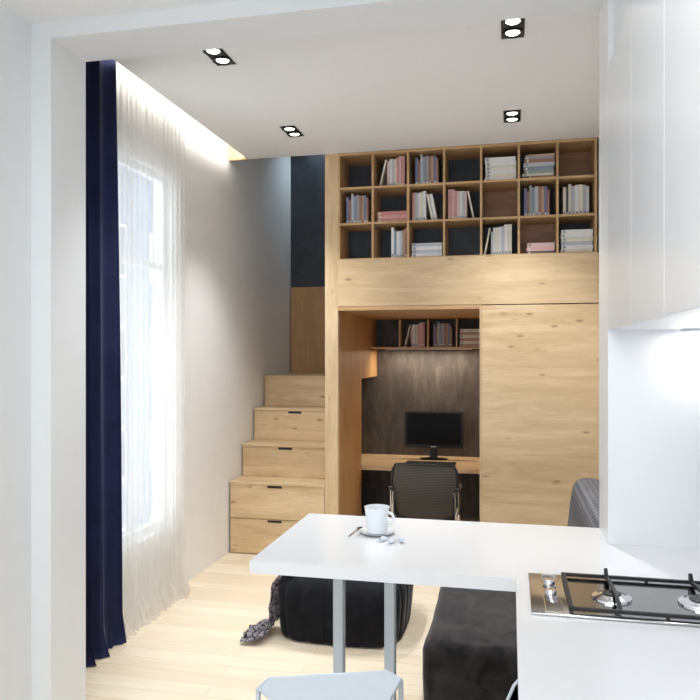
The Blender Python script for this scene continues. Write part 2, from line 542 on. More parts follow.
# ------------------------------------------------------------------ storage staircase
ST = thing('storage_staircase', (-2.03, YF, 0), 'light oak staircase with drawers in its steps against the left wall', 'staircase')
XS0, XS1 = XL + 0.013, -1.584
ys = [YF, 6.377, 6.689, 6.994]
zs = [0.652, 0.955, 1.268, 1.58]
zprev = 0
DARK = plain('dark_handle_slot', srgb(24, 20, 20), 0.5)
for k in range(4):
    yend = YB - .003 if k == 3 else ys[k + 1] + 0.05
    x1 = XS1 if k < 1 else XS1
    sb = nb()
    if k < 3: box(sb, XS0, XS1, ys[k] + 0.02, ys[k + 1] + 0.019, 0, zs[k] - 0.024)
    else: box(sb, XS0, XS1, ys[k] + 0.02, 7.06, 0, zs[k] - 0.025)
    st = obj('step', sb, OAK, ST)
    obj('tread', B(XS0, XS1, ys[k] - 0.008, (YB - .003) if k == 3 else ys[k + 1] + 0.02, zs[k] - 0.024, zs[k], 0.002, 1), OAK, st)
    fronts = [(0.012, 0.318), (0.326, zs[0] - 0.026)] if k == 0 else [(zs[k - 1] + 0.002, zs[k] - 0.026)]
    for j, (a, b) in enumerate(fronts):
        dr = obj('drawer', B(XS0 + 0.004, XS1 - 0.004, ys[k], ys[k] + 0.0195, a, b, 0.0015, 1), OAK, st)
        if k < 3:
            hx = -2.047
            obj('handle', B(hx - 0.066, hx + 0.066, ys[k] - 0.004, ys[k] + 0.003, b - 0.022, b - 0.002), DARK, ST)
    zprev = 0
landing = obj('landing_panel', B(XS0, XS1, YB - 0.03, YB - .002, 1.581, 2.57), OAKI, ST)  # darker lining oak puts the landing's shade into the colour

# ------------------------------------------------------------------ books
PAL = {
 'cream': (226, 221, 202), 'white': (228, 228, 228), 'pale grey': (186, 190, 196), 'pale pink': (222, 190, 186), 'rose': (206, 146, 143),
 'pink': (226, 174, 170), 'red': (192, 116, 106), 'blue': (104, 108, 150), 'blue grey': (128, 142, 164), 'grey': (150, 152, 158),
 'brown': (146, 100, 76), 'tan': (186, 148, 116), 'dark grey': (70, 72, 80), 'green grey': (146, 160, 150), 'orange': (196, 120, 84)}
def bmat(c): return plain('book_cover_' + c.replace(' ', '_'), srgb(*[min(244, v * .86 + 36) for v in PAL[c]]), 0.55, var=0.05, scale=40)
ORD = ['first', 'second', 'third', 'fourth', 'fifth', 'sixth', 'seventh', 'eighth', 'ninth', 'tenth', 'eleventh']
def bookmesh(t, h, d):                           # upright book: x thickness, y depth (spine at y=0), z height
    c = nb(); cb = min(0.0025, t * .18)
    box(c, 0, cb, 0, d, 0, h); box(c, t - cb, t, 0, d, 0, h); box(c, cb, t - cb, 0, cb, 0, h)
    # title bands on the spine
    p = nb(); box(p, cb, t - cb, cb, d - 0.004, 0.004, h - 0.004)
    b = nb(); box(b, t * .2, t * .8, -0.0008, 0.0002, h * .06, h * .13)
    return c, p, b
def book(t, h, d, colour, loc, rot, label, group):
    c, p, b = bookmesh(t, h, d)
    o = obj('book', c, bmat(colour), loc=(0, 0, 0))
    obj('page_block', p, PAPER, o); 
    bc = 'cream' if colour not in ('cream', 'white', 'pale grey', 'pale pink') else 'blue grey'
    obj('spine_title', b, bmat(bc if colour != 'tan' else 'brown'), o)
    o.location = loc; o.rotation_euler = rot
    return tag(o, label, 'book', group)
def upright_row(x0, x1, yfront, z, specs, where, group, align='left', start=0.03):
    tot = 0
    x = x0 + start
    if align == 'right': x = x1 - start - sum(s_[0] + 0.0015 for s_ in specs if len(s_) < 4) - sum(0.0015 + s_[0] + abs(s_[3]) for s_ in specs if len(s_) > 3)
    n = len(specs)
    for k, sp in enumerate(specs):
        t, h, col = sp[:3]
        lab = f'{col} {"leaning" if len(sp) > 3 else "upright"} book, {ORD[k]} from left {where}'
        d = 0.19 if h > 0.24 else 0.17
        yy = yfront + ((k * 37) % 5) * 0.003
        if len(sp) > 3:                          # leaning: sp[3] = horizontal run of the top, + to the right
            run = sp[3]; a = math.asin(run / h)
            if run > 0:
                book(t, h, d, col, (x, yy, z + t * math.sin(a)), (0, a, 0), lab, group)
                x += run + t * math.cos(a) + 0.003
            else:
                book(t, h, d, col, (x - run + 0.002, yy, z), (0, a, 0), lab, group)
                x += t / math.cos(a) + 0.004
        else:
            book(t, h, d, col, (x, yy, z), (0, 0, 0), lab, group); x += t + 0.0015
def stack(x0, yfront, z, specs, where, group):
    for k, (t, L, col, dx) in enumerate(specs):
        pos = 'lowest' if k == 0 else ('topmost' if k == len(specs) - 1 else ORD[k] + ' up')
        # rotate so that thickness is vertical and height lies along +x
        book(t, L, 0.19, col, (x0 + dx, yfront + (k * 29 % 4) * 0.004, z + t), (0, PI / 2, 0), f'{col} flat book, {pos} {where}', group)
        z += t + 0.0008
ROWN = ['top', 'middle', 'bottom']
def cell(r, c):
    x = -1.466 + c * CW
    z = 2.622 + (2 - r) * CH + (0.0085 if r == 2 else T / 2 + 0.0005)
    return x + T / 2, x + CW - T / 2, z
def wh(r, c): return f'in {ORD[c]} cubby of {ROWN[r]} bookcase row'
def grp(r): return f'books in the {ROWN[r]} row of the bookcase'
SA = [(.013, .245, 'cream', .055), (.018, .225, 'pale pink'), (.02, .245, 'white'), (.018, .243, 'pale grey'), (.016, .24, 'cream'), (.02, .25, 'rose'), (.026, .265, 'pink'), (.026, .265, 'rose')]
SAr = [(.027, .265, 'rose'), (.027, .265, 'pink'), (.018, .25, 'rose'), (.02, .245, 'pale pink'), (.02, .245, 'white'), (.018, .245, 'pale grey'), (.018, .24, 'pale pink'), (.013, .25, 'cream', -.05)]
SB = [(.022, .24, 'blue'), (.017, .215, 'brown'), (.018, .27, 'pale grey'), (.024, .245, 'blue grey'), (.026, .255, 'grey'), (.02, .245, 'brown'), (.018, .25, 'tan'), (.022, .25, 'blue'), (.018, .225, 'brown')]
SB2 = [(.022, .24, 'blue'), (.018, .215, 'brown'), (.018, .265, 'green grey'), (.024, .245, 'blue grey'), (.026, .255, 'pale grey'), (.024, .25, 'brown'), (.02, .25, 'tan'), (.022, .25, 'blue'), (.018, .22, 'brown')]
YU = YF + 0.07
def urow(r, c, specs, **k):
    x0, x1, z = cell(r, c); upright_row(x0, x1, YU, z, specs, wh(r, c), grp(r), **k)
def ustack(r, c, specs, dx=0.02):
    x0, x1, z = cell(r, c); stack(x0 + dx, YU - 0.02, z, specs, f'in stack {wh(r, c)}', grp(r))
urow(0, 1, SA, start=0.035)
urow(0, 2, SB, start=0.045)
ustack(0, 4, [(.031, .255, 'white', 0.0), (.03, .25, 'cream', .006), (.03, .25, 'white', .008), (.03, .25, 'cream', .004), (.036, .252, 'white', .006), (.038, .252, 'white', .0)])
ustack(0, 5, [(.026, .22, 'brown', .04), (.02, .25, 'cream', .0), (.026, .235, 'green grey', .02), (.03, .24, 'blue grey', .012), (.03, .25, 'pale grey', .01), (.03, .24, 'brown', .02), (.018, .235, 'blue grey', .02), (.022, .235, 'tan', .025)])
urow(1, 0, SB, start=0.05)
ustack(1, 1, [(.032, .26, 'red', 0), (.03, .258, 'rose', .004), (.032, .26, 'red', .0)])
urow(1, 2, [(.02, .25, 'rose'), (.022, .25, 'pale grey'), (.016, .248, 'white'), (.022, .25, 'cream'), (.03, .262, 'white'), (.02, .235, 'cream', -.045), (.026, .235, 'white', -.045)], start=0.02)
urow(1, 3, SAr, start=0.018)
urow(1, 5, SB2, start=0.035)
urow(1, 6, [(.022, .235, 'cream'), (.018, .21, 'dark grey'), (.024, .26, 'cream'), (.024, .24, 'pale grey'), (.03, .25, 'white'), (.03, .25, 'cream'), (.026, .245, 'pale grey'), (.02, .235, 'white')], start=0.04)
urow(2, 1, [(.024, .268, 'white'), (.016, .24, 'blue grey'), (.028, .235, 'white'), (.026, .235, 'pale grey'), (.016, .245, 'tan'), (.016, .258, 'brown')], align='right', start=0.012)
ustack(2, 2, [(.032, .262, 'white', 0), (.03, .26, 'pale grey', .003), (.028, .262, 'white', 0), (.03, .262, 'pale grey', .0)], dx=.015)
urow(2, 4, [(.013, .235, 'cream', .045), (.016, .2, 'pale grey'), (.02, .235, 'white'), (.022, .235, 'cream'), (.022, .24, 'white'), (.022, .24, 'pale grey'), (.03, .258, 'white'), (.03, .26, 'cream')], start=0.01)
ustack(2, 5, [(.022, .22, 'dark grey', 0.0), (.034, .225, 'pink', .0), (.034, .22, 'pale pink', .006)], dx=.055)
ustack(2, 6, [(.032, .25, 'cream', 0), (.03, .25, 'white', .006), (.03, .248, 'pale grey', .002), (.032, .25, 'cream', .006), (.03, .25, 'white', .0), (.032, .25, 'white', .004)], dx=.02)
# shelf above the desk
def nw(i): return f'in {ORD[i]} cubby above the desk'
NG = 'books on the shelf above the desk'
NSA = [(a[0] * .97,) + tuple(a[1:]) for a in SA]
upright_row(WX[0] + .008, WX[1] - .008, 7.70, 1.8755, NSA, nw(1), NG, start=.035)
upright_row(WX[1] + .008, WX[2] - .008, 7.70, 1.8755, SB, nw(2), NG, start=.045)
stack(WX[2] + .03, 7.68, 1.8755, [(.031, .25, ('tan', 'cream')[k % 2], (k % 3) * .003) for k in range(6)], 'in stack ' + nw(3), NG)

# ------------------------------------------------------------------ monitor, keyboard
MN = thing('computer_monitor', (-0.80, 7.68, 0.67), 'black computer monitor standing on the oak desk', 'monitor')
obj('bezel', B(-1.11, -0.485, 7.66, 7.70, 0.79, 1.185, 0.008), BLACKP, MN)
obj('screen', B(-1.088, -0.507, 7.657, 7.6605, 0.828, 1.166), SCREEN, MN)
obj('neck', B(-0.84, -0.76, 7.685, 7.71, 0.685, 0.86, 0.005), BLACKP, MN)
b = lathe(nb(), (-0.80, 7.69, 0.6705), [(0, 0), (.15, 0), (.15, .008), (.06, .018), (0, .018)], 40)
for v in b.verts: v.co.y = 7.69 + (v.co.y - 7.69) * .62
obj('base', b, BLACKP, MN, smooth=True)
obj('maker_mark', B(-0.83, -0.77, 7.6575, 7.6598, 0.803, 0.815), plain('pale_print', srgb(190, 195, 200), .4), MN)['label'] = 'small pale mark on the lower bezel'
KB = thing('keyboard', (-0.80, 7.34, 0.67), 'slim black keyboard lying at the desk edge behind the chair back', 'keyboard')
obj('case', B(-1.05, -0.54, 7.28, 7.42, 0.6705, 0.685, 0.004), BLACKP, KB)
k = nb()
for i in range(22):
    for j in range(5):
        box(k, -1.04 + i * .0222, -1.022 + i * .0222, 7.29 + j * .025, 7.31 + j * .025, .6852, .6905, .0015, 1)
kk = obj('keys', k, plain('dark_grey_keys', srgb(42, 42, 46), .5), KB); kk['kind'] = 'stuff'

# ------------------------------------------------------------------ office chair
cx, cy = -0.675, 5.78
OC = thing('office_chair', (cx, 5.95, 0), 'dark mesh-back office chair with chrome tube frame facing the desk', 'chair')
def backpt(u, v):                                # u -1..1, v 0..1
    wd = 0.235 + 0.03 * math.sin(v * PI * .8)
    if v > .85: wd -= (v - .88) ** 2 * 1.2
    if v < .1: wd -= (.1 - v) ** 2 * 3
    x = cx + u * wd
    y = cy - 0.06 * v + 0.05 * (u * u) - 0.03 * math.sin(v * PI)
    z = 0.46 + 0.455 * v - 0.012 * u * u * (v > .5)
    return Vector((x, y, z))
m = nb(); gr = [[m.verts.new(backpt(-1 + 2 * i / 16, j / 14)) for i in range(17)] for j in range(15)]
for j in range(14):
    for i in range(16): m.faces.new((gr[j][i], gr[j][i + 1], gr[j + 1][i + 1], gr[j + 1][i]))
bmesh.ops.solidify(m, geom=list(m.faces), thickness=0.012)
obj('backrest', m, MESHF, OC, smooth=True)
ring = [backpt(-1 + 2 * i / 12, 1) for i in range(13)] + [backpt(1, 1 - i / 10) for i in range(1, 11)] + [backpt(1 - 2 * i / 12, 0) for i in range(1, 13)] + [backpt(-1, i / 10) for i in range(1, 10)]
obj('back_frame', tube(nb(), ring, 0.011, 8, closed=True), BLACKP, OC, smooth=True)
obj('seat', B(cx - .24, cx + .24, 5.80, 6.25, .43, .485, .022, 3), plain('black_seat_cloth', srgb(26, 25, 26), .85, bump=.1, scale=200), OC, smooth=True)
for s_ in (-1, 1):
    x = cx + s_ * .243
    p = [(x, 5.70, .70)] + bez((x, 5.70, .68), (x, 5.74, .3), (x, 5.70, .06)) + bez((x, 5.69, .03), (x, 5.7, .014), (x, 5.75, .014), 4) + [(x, 6.2, .014)] + bez((x, 6.24, .014), (x, 6.28, .02), (x, 6.27, .06), 4) + [(x, 6.2, .42)]
    obj('leg', tube(nb(), p, .011, 8), CHROME, OC, smooth=True)
    xa = cx + s_ * .268
    obj('armrest', B(xa - .022, xa + .022, 5.72, 5.98, .70, .73, .012, 3), BLACKP, OC, smooth=True)
    obj('armrest_post', tube(nb(), [(xa, 5.75, .715), (xa, 5.76, .55), (x, 5.80, .44)], .011, 8), CHROME, OC, smooth=True)

# ------------------------------------------------------------------ curtains
def curtain(name, label, y0, y1top, y1bot, xc, ztop, amp, waves, mat, seed, pud, ny=220, nz=60, xbot=0.0):
    b = nb(); g = []
    for j in range(nz + 1):
        tz = (j / nz)
        z = ztop * (1 - tz) ** 1.0
        if j == nz: z = 0.006
        row = []
        for i in range(ny + 1):
            s_ = i / ny
            ph = s_ * waves * 2 * PI + 1.4 * math.sin(s_ * 9 + seed)
            y1 = y1top + (y1bot - y1top) * tz
            a = amp * (0.65 + 0.35 * noise.noise(Vector((s_ * 7, seed, tz * 1.2)))) * (0.8 + .3 * tz)
            x = xc + xbot * tz ** 3 + a * math.sin(ph) + 0.25 * a * math.sin(2.3 * ph + tz * 2)
            y = y0 + (y1 - y0) * s_ + 0.012 * math.cos(ph)
            low = max(0, 1 - z / 0.16)
            if low > 0:
                x += pud * low * (0.5 + 0.8 * noise.noise(Vector((s_ * 16, z * 18, seed)))) + .02 * low * noise.noise(Vector((s_ * 40, z * 30, 3)))
                y += 0.03 * low * noise.noise(Vector((s_ * 20, z * 12, seed + 9)))
            row.append(b.verts.new((max(x, XL + .015), y, z)))
        g.append(row)
    for j in range(nz):
        for i in range(ny): b.faces.new((g[j][i], g[j][i + 1], g[j + 1][i + 1], g[j + 1][i]))
    return b
t = thing('navy_curtain', (-2.37, 3.8, 0), 'floor-length navy blue curtain hanging beside the white left jamb', 'curtain')
b = curtain('c', '', 3.36, 3.97, 4.03, -2.375, 3.70, .036, 4.5, NAVY, 2, .05)
bmesh.ops.solidify(b, geom=list(b.faces), thickness=.003)
obj('panel', b, NAVY, t, smooth=True, sharp=80)
obj('heading_tape', B(-2.425, -2.33, 3.36, 3.97, 3.701, 3.712), NAVY, t)
t = thing('sheer_curtain', (-2.40, 4.6, 0), 'long translucent white sheer curtain over the window, puddling on the floor', 'curtain')
obj('panel', curtain('c', '', 4.06, 4.97, 4.99, -2.405, 3.70, .030, 13, SHEER, 5, .085, ny=300, nz=80), SHEER, t, smooth=True, sharp=80)
obj('heading_tape', B(-2.43, -2.385, 4.06, 4.97, 3.701, 3.708), SHEER, t)
t = thing('curtain_rail', (-2.39, 4.5, 3.713), 'white curtain track fixed up in the ceiling cove', 'curtain rail')
obj('track', B(-2.43, -2.34, 3.32, 5.9, 3.713, 3.74, .003), POWDER, t)
for y in (3.5, 4.4, 5.3): obj('bracket', B(-2.40, -2.37, y, y + .03, 3.74, 3.779), POWDER, t)
t = thing('cove_light_strip', (-2.31, 4.7, 3.56), 'warm white light strip hidden along the ceiling edge of the cove', 'light strip')
obj('profile', B(-2.315, -2.3005, 3.35, 6.03, 3.57, 3.60, .001, 1), POWDER, t)

# ------------------------------------------------------------------ pouf, scarf
PC = Vector((-1.058, 4.665, 0))
RZ = [(0.0, 0.004), (.22, .004), (.39, .006), (.404, .025), (.412, .10), (.418, .17), (.425, .24), (.422, .30), (.405, .35), (.36, .39), (.28, .41), (.18, .42), (.08, .424), (0.02, .42)]
def pouf_r(th, r, z):
    seam = abs(math.sin(th * 11)) ** .35
    f = 1 - 0.014 * (1 - seam) * min(1, r / .3) * 2
    q = (abs(math.cos(th)) ** 5 + abs(math.sin(th)) ** 5) ** (-1 / 5)
    return r * f * (0.15 + 0.85 * q)
pf = thing('pouf', PC, 'large black velvet pouf with channel seams on the floor under the table', 'pouf')
b = nb(); n = 264; rings = []
for (r, z) in RZ:
    rings.append([b.verts.new(PC + Vector((pouf_r(2 * PI * k / n, r, z) * math.cos(2 * PI * k / n), pouf_r(2 * PI * k / n, r, z) * math.sin(2 * PI * k / n), z - .007 * (1 - abs(math.sin(2 * PI * k / n * 11)) ** .35) * (z > .35)))) for k in range(n)])
for A, C in zip(rings, rings[1:]):
    for k in range(n): b.faces.new((A[k], A[(k + 1) % n], C[(k + 1) % n], C[k]))
b.faces.new(rings[-1]); b.faces.new(rings[0][::-1])
obj('cushion_body', b, VELVET, pf, smooth=True, sharp=70)
obj('centre_button', lathe(nb(), PC + Vector((0, 0, .416)), [(0, 0), (.03, 0), (.028, .01), (.015, .016), (0, .017)], 20), VELVET, pf, smooth=True)
# scarf: strip running over the pouf's left top edge, down its side and out over the floor
path = [(-1.12, 4.44, .432), (-1.24, 4.44, .430), (-1.33, 4.44, .416), (-1.42, 4.44, .380), (-1.47, 4.43, .31), (-1.478, 4.42, .21), (-1.468, 4.41, .11), (-1.468, 4.38, .05), (-1.50, 4.34, .03), (-1.56, 4.32, .02), (-1.63, 4.29, .008)]
wid = [.14, .17, .20, .21, .21, .22, .24, .30, .34, .32, .26]
def interp(L, t):
    t *= (len(L) - 1); i = min(int(t), len(L) - 2); f = t - i
    a, c_ = L[i], L[i + 1]
    return Vector(a).lerp(Vector(c_), f) if isinstance(a, tuple) else a + (c_ - a) * f
b = nb(); g = []
NS, NW = 70, 24
for i in range(NS + 1):
    t_ = i / NS; p = interp(path, t_); wd = interp(wid, t_); row = []
    fl = min(1, max(0, (t_ - .55) / .2))
    for j in range(NW + 1):
        s_ = j / NW - .5
        side = Vector((0, -1, 0))
        cr = 0.012 * math.sin(s_ * 22 + t_ * 9) + 0.02 * noise.noise(Vector((s_ * 9, t_ * 14, 2)))
        up = Vector((0, 0, 1)).lerp(Vector((-1, 0, 0)), min(1, max(0, (t_ - .2) / .15))) if t_ < .62 else Vector((-1, 0, 0)).lerp(Vector((0, 0, 1)), min(1, (t_ - .62) / .15))
        q = p + side * (s_ * wd) + up * (abs(cr) + .006)
        if fl > .5: q.z = .006 + abs(q.z - .006) + .05 * abs(math.sin(s_ * 16 + t_ * 17 + 2 * noise.noise(Vector((s_ * 5, t_ * 5, 0))))) * (1 - abs(2 * s_) ** 3) * (1.7 - t_)
        q.z = max(q.z, .005)
        row.append(b.verts.new(q))
    g.append(row)
for i in range(NS):
    for j in range(NW): b.faces.new((g[i][j], g[i][j + 1], g[i + 1][j + 1], g[i + 1][j]))
bmesh.ops.solidify(b, geom=list(b.faces), thickness=.003)
tag(obj('scarf', b, SCARF, loc=(-1.5, 4.3, 0), smooth=True), 'crumpled grey scarf with black line pattern hanging off the black pouf', 'scarf')

# ------------------------------------------------------------------ sofa
SF = thing('sofa', (0.15, 4.4, 0), 'charcoal velvet sofa with grey woven back behind the table and pier', 'sofa')
def soft(x0, x1, y0, y1, z0, z1, r, amp=.008, sc=5, seg=5, seed=0):
    b = nb(); box(b, x0, x1, y0, y1, z0, z1, r, seg)
    bmesh.ops.subdivide_edges(b, edges=[e for e in b.edges if e.calc_length() > .12], cuts=9, use_grid_fill=True)
    c_ = Vector(((x0 + x1) / 2, (y0 + y1) / 2, (z0 + z1) / 2))
    for v in b.verts:
        d = noise.noise(v.co * sc + Vector((seed, 0, 0))) * amp
        k = v.co - c_
        if k.z > 0 or abs(k.x) > .3 * (x1 - x0): v.co += Vector((0, 0, d if k.z > 0 else 0)) + Vector((math.copysign(1, k.x), 0, 0)) * d * .5
    return b
obj('base', B(-.36, .66, 3.42, 5.48, .045, .12, .02), BLACKP, SF)
obj('seat_cushion', soft(-.41, .69, 3.385, 4.45, .06, .425, .055, .014, 6), SOFAV, SF, smooth=True, sharp=60)
obj('seat_cushion', soft(-.34, .69, 4.46, 5.5, .06, .425, .055, .014, 6, seed=4), SOFAV, SF, smooth=True, sharp=60)
for x, y in ((-.3, 3.5), (.6, 3.5), (-.1, 5.4), (.6, 5.4)):
    obj('leg', cyl(nb(), (x, y, 0), .025, .052, 16), BLACKP, SF)
b = soft(.40, .69, 3.45, 5.48, .40, .90, .07, .01, 5)
for v in b.verts: v.co.x += max(0, .0 + (v.co.z - .5)) * .12 * (1 if v.co.x < .55 else 0)
obj('backrest', b, WEAVE, SF, smooth=True, sharp=60)
b = soft(.43, .58, 4.5, 5.40, .42, .74, .05, .01, 5, seed=3)
obj('back_cushion', b, WEAVE, SF, smooth=True, sharp=60)

# ------------------------------------------------------------------ table
ZT = 1.04
TB = thing('bar_table', (-0.45, 2.9, 0), 'high white table projecting from the worktop with a white cup on it', 'table')
obj('tabletop', B(-.935, .0186, 2.487, 3.285, ZT - .046, ZT), QUARTZ, TB)
for x in (-.691, -.477):
    lg = obj('leg', B(x - .021, x + .021, 2.86, 2.91, .012, ZT - .0465, .003, 1), POWDER, TB)
obj('foot_bar', B(-.75, -.43, 2.66, 3.13, .0, .012, .002, 1), POWDER, TB)
# worktop and base units
WT = thing('kitchen_worktop', (.42, 1.4, ZT), 'white kitchen worktop carrying the steel gas hob', 'worktop')
w = nb()
box(w, .0186, .82, -.2, 3.0145, ZT - .046, ZT)
obj('slab', w, QUARTZ, WT)
obj('table_joint', B(.0186, .382, 3.0146, 3.285, ZT - .046, ZT), QUARTZ, WT)
yy = [-.2, .45, 1.1, 1.75, 2.4, 3.014]
for k in range(5):
    bu = thing('base_cabinet', (.64, (yy[k] + yy[k + 1]) / 2, 0), 'white kitchen base cabinet under the worktop, ' + ['fifth', 'fourth', 'third', 'second', 'nearest'][k] + (' from the pier' if k < 4 else ' the pier'), 'cabinet', 'base cabinets under the worktop')
    obj('body', B(.47, .819, yy[k] + .002, yy[k + 1] - .002, .1, ZT - .047), SPLASH, bu)
    d = obj('door', B(.45, .4695, yy[k] + .004, yy[k + 1] - .004, .105, ZT - .06, .002, 1), GLOSS, bu)
    obj('plinth', B(.50, .81, yy[k] + .003, yy[k + 1] - .003, 0, .1), STEEL, bu)
# wall cabinets: three tall ones over the worktop
ZB0, ZB1 = 1.896, 2.942
cy_ = [3.0145, 2.458, 1.95, 1.44, .93, .42]
for k in range(5):
    y1, y0 = cy_[k], cy_[k + 1]
    wc = thing('wall_cabinet', (.6, (y0 + y1) / 2, ZB0), 'tall gloss white wall cabinet, ' + ['nearest the pier', 'second from the pier', 'third from the pier', 'fourth from the pier', 'fifth from the pier'][k], 'cabinet', 'wall cabinets over the worktop')
    obj('body', B(.402, .82, y0 + .001, y1 - .001, ZB0, ZB1), SPLASH, wc)
    obj('door', B(.3825, .4015, y0 + .0015, y1 - .0015, ZB0, ZB1, .002, 2), GLOSS, wc)
struct('trim_2', B(.402, .82, -1.95, 3.0145, 2.946, 3.383), WALL)
t = thing('under_cabinet_lamp', (.6, 2.93, 1.896), 'small white lamp set under the wall cabinet nearest the pier', 'lamp')
obj('housing', B(.64, .79, 2.90, 2.96, 1.887, 1.896, .001, 1), POWDER, t)

# hob
HB = thing('gas_hob', (.4, 2.34, ZT), 'stainless steel gas hob with black grate set in the white worktop', 'hob')
h = B(.061, .745, 2.147, 2.535, ZT + .0005, ZT + .008, .003, 2)
obj('plate', h, STEEL, HB, smooth=True)
h = nb()
box(h, .178, .735, 2.165, 2.52, ZT + .0082, ZT + .0095)
obj('burner_tray', h, plain('polished_steel', srgb(150, 148, 146), .12, 1.0, var=.05), HB)
h = nb()
for a in ((.10, .104, 2.155, 2.528), (.150, .153, 2.155, 2.528)): box(h, *a, ZT + .008, ZT + .0105)
for a in ((.104, .150, 2.160, 2.164), (.104, .150, 2.518, 2.522)): box(h, *a, ZT + .008, ZT + .0105)
obj('control_panel', h, STEEL, HB)
for y in (2.302, 2.402):
    kb = lathe(nb(), (.124, y, ZT + .008), [(0, 0), (.021, 0), (.021, .003), (.0175, .004), (.0165, .021), (.015, .023), (0, .023)], 28)
    kn = obj('knob', kb, CHROME, HB, smooth=True)
    obj('grip', B(.1215, .1265, y - .015, y + .015, ZT + .031, ZT + .034, .001, 1), STEEL, kn)
for x in (.305, .565):
    R = .052 if x < .5 else .064
    bn = obj('burner', lathe(nb(), (x, 2.318, ZT + .0096), [(0, 0), (R + .008, 0), (R + .006, .006), (R - .012, .009), (R - .02, .014), (0, .014)], 36), CHROME, HB, smooth=True)
    obj('burner_cap', lathe(nb(), (x, 2.318, ZT + .0237), [(0, 0), (R - .024, 0), (R - .024, .003), (R - .028, .005), (0, .006)], 32), IRON, bn, smooth=True)
g = nb(); zt = ZT + .020
for a in ((.168, .182), (.727, .741)): box(g, *a, 2.168, 2.512, zt - .005, zt + .004, .002, 1)
box(g, .170, .739, 2.499, 2.513, zt - .006, zt + .004, .002, 1)
box(g, .170, .739, 2.167, 2.180, zt - .006, zt + .004, .002, 1)
for x in (.175, .734, .437):
    for y in (2.173, 2.507): box(g, x - .005, x + .005, y - .005, y + .005, ZT + .0083, zt)
obj('grate_frame', g, IRON, HB)
for x in (.311, .572):                           # arched finger over each burner, spiked at the rear
    pr = [(2.515, -.004), (2.515, .022), (2.509, .027), (2.503, .022), (2.488, .006), (2.42, .016), (2.26, .020), (2.21, .014), (2.180, .004), (2.166, .006), (2.166, -.004), (2.19, -.004), (2.22, .006), (2.27, .012), (2.42, .008), (2.48, -.003)]
    f = nb(); vs = [[f.verts.new((x + q * .0055, y, zt + z)) for y, z in pr] for q in (-1, 1)]
    f.faces.new(vs[0]); f.faces.new(vs[1][::-1])
    for q in range(len(pr)): f.faces.new((vs[0][q], vs[0][(q + 1) % len(pr)], vs[1][(q + 1) % len(pr)], vs[1][q]))
    bmesh.ops.triangulate(f, faces=[ff for ff in f.faces if len(ff.verts) > 4])
    obj('grate_finger', f, IRON, HB)

# ------------------------------------------------------------------ cup, saucer, spoon, sachets
c = Vector((-.549, 2.975, ZT))
sa = thing('saucer', c, 'round white saucer under the coffee cup on the table', 'saucer')
obj('dish', lathe(nb(), c, [(0, .0005), (.04, .0005), (.042, .003), (.074, .011), (.077, .0135), (.073, .0135), (.048, .0055), (.042, .005), (0, .005)], 48), PORC, sa, smooth=True)
cu = thing('coffee_cup', c + Vector((0, 0, .0065)), 'white cylindrical coffee cup standing on its saucer', 'cup')
o_ = c + Vector((0, 0, .0055))
obj('body', lathe(nb(), o_, [(0, 0), (.038, 0), (.043, .003), (.0445, .02), (.048, .075), (.0530, .106), (.0545, .109), (.0515, .109), (.045, .072), (.041, .02), (.038, .008), (0, .006)], 48), PORC, cu, smooth=True, sharp=50)
hp = []
for k in range(15):
    a = -PI / 2 + PI * k / 14
    hp.append(o_ + Vector((.046 + .026 * math.cos(a), -.006, .066 + .023 * math.sin(a))))
obj('handle', tube(nb(), hp, .0062, 10), PORC, cu, smooth=True)
obj('coffee', cyl(nb(), o_ + Vector((0, 0, .074)), .0432, .001, 32), plain('milky_drink', srgb(196, 188, 182), .2), cu)
sp = thing('teaspoon', (-.642, 2.97, ZT), 'small steel teaspoon lying left of the saucer', 'spoon')
A = Vector((-.652, 2.885, ZT + .004)); D = Vector((-.638, 3.02, ZT + .004))
obj('stem', tube(nb(), [A, A.lerp(D, .3) + Vector((0, 0, .002)), A.lerp(D, .7) + Vector((0, 0, .003)), D], .0028, 8), STEEL, sp, smooth=True)
b = lathe(nb(), D + Vector((.002, .012, .0)), [(0, -.003), (.008, -.0015), (.0135, .003), (.0125, .003), (.007, .0), (0, -.001)], 24)
for v in b.verts: v.co.y = D.y + .012 + (v.co.y - D.y - .012) * 1.5
obj('bowl', b, STEEL, sp, smooth=True)
GLS = plain('pale_wrapper', srgb(214, 220, 230), .15, var=.02, coat=.5)
wrap = ['left', 'middle', 'right']
for k, (x, y, rz) in enumerate(((-.502, 2.858, -.7), (-.463, 2.835, -.25), (-.428, 2.862, .35))):
    t = thing('wrapped_sweet', (x, y, ZT), f'small white wrapped sweet in front of the saucer, {wrap[k]} of the three', 'sweet', 'wrapped sweets on the table')
    M = Matrix.Translation((x, y, ZT)) @ Matrix.Rotation(rz, 4, 'Z')
    b = lathe(nb(), (0, 0, 0), [(0, -.014), (.008, -.011), (.011, 0), (.008, .011), (0, .014)], 16)
    b.transform(M @ Matrix.Translation((0, 0, .0112)) @ Matrix.Rotation(PI / 2, 4, 'X'))
    obj('sweet', b, GLS, t, smooth=True)
    for s_ in (-1, 1):
        f = nb(); vv = [f.verts.new(p) for p in ((-.003, s_ * .012, .010), (.003, s_ * .012, .010), (.012, s_ * .032, .004), (.0, s_ * .030, .012), (-.012, s_ * .032, .004))]
        f.faces.new(vv); bmesh.ops.solidify(f, geom=list(f.faces), thickness=.001); f.transform(M)
        obj('twist', f, GLS, t)

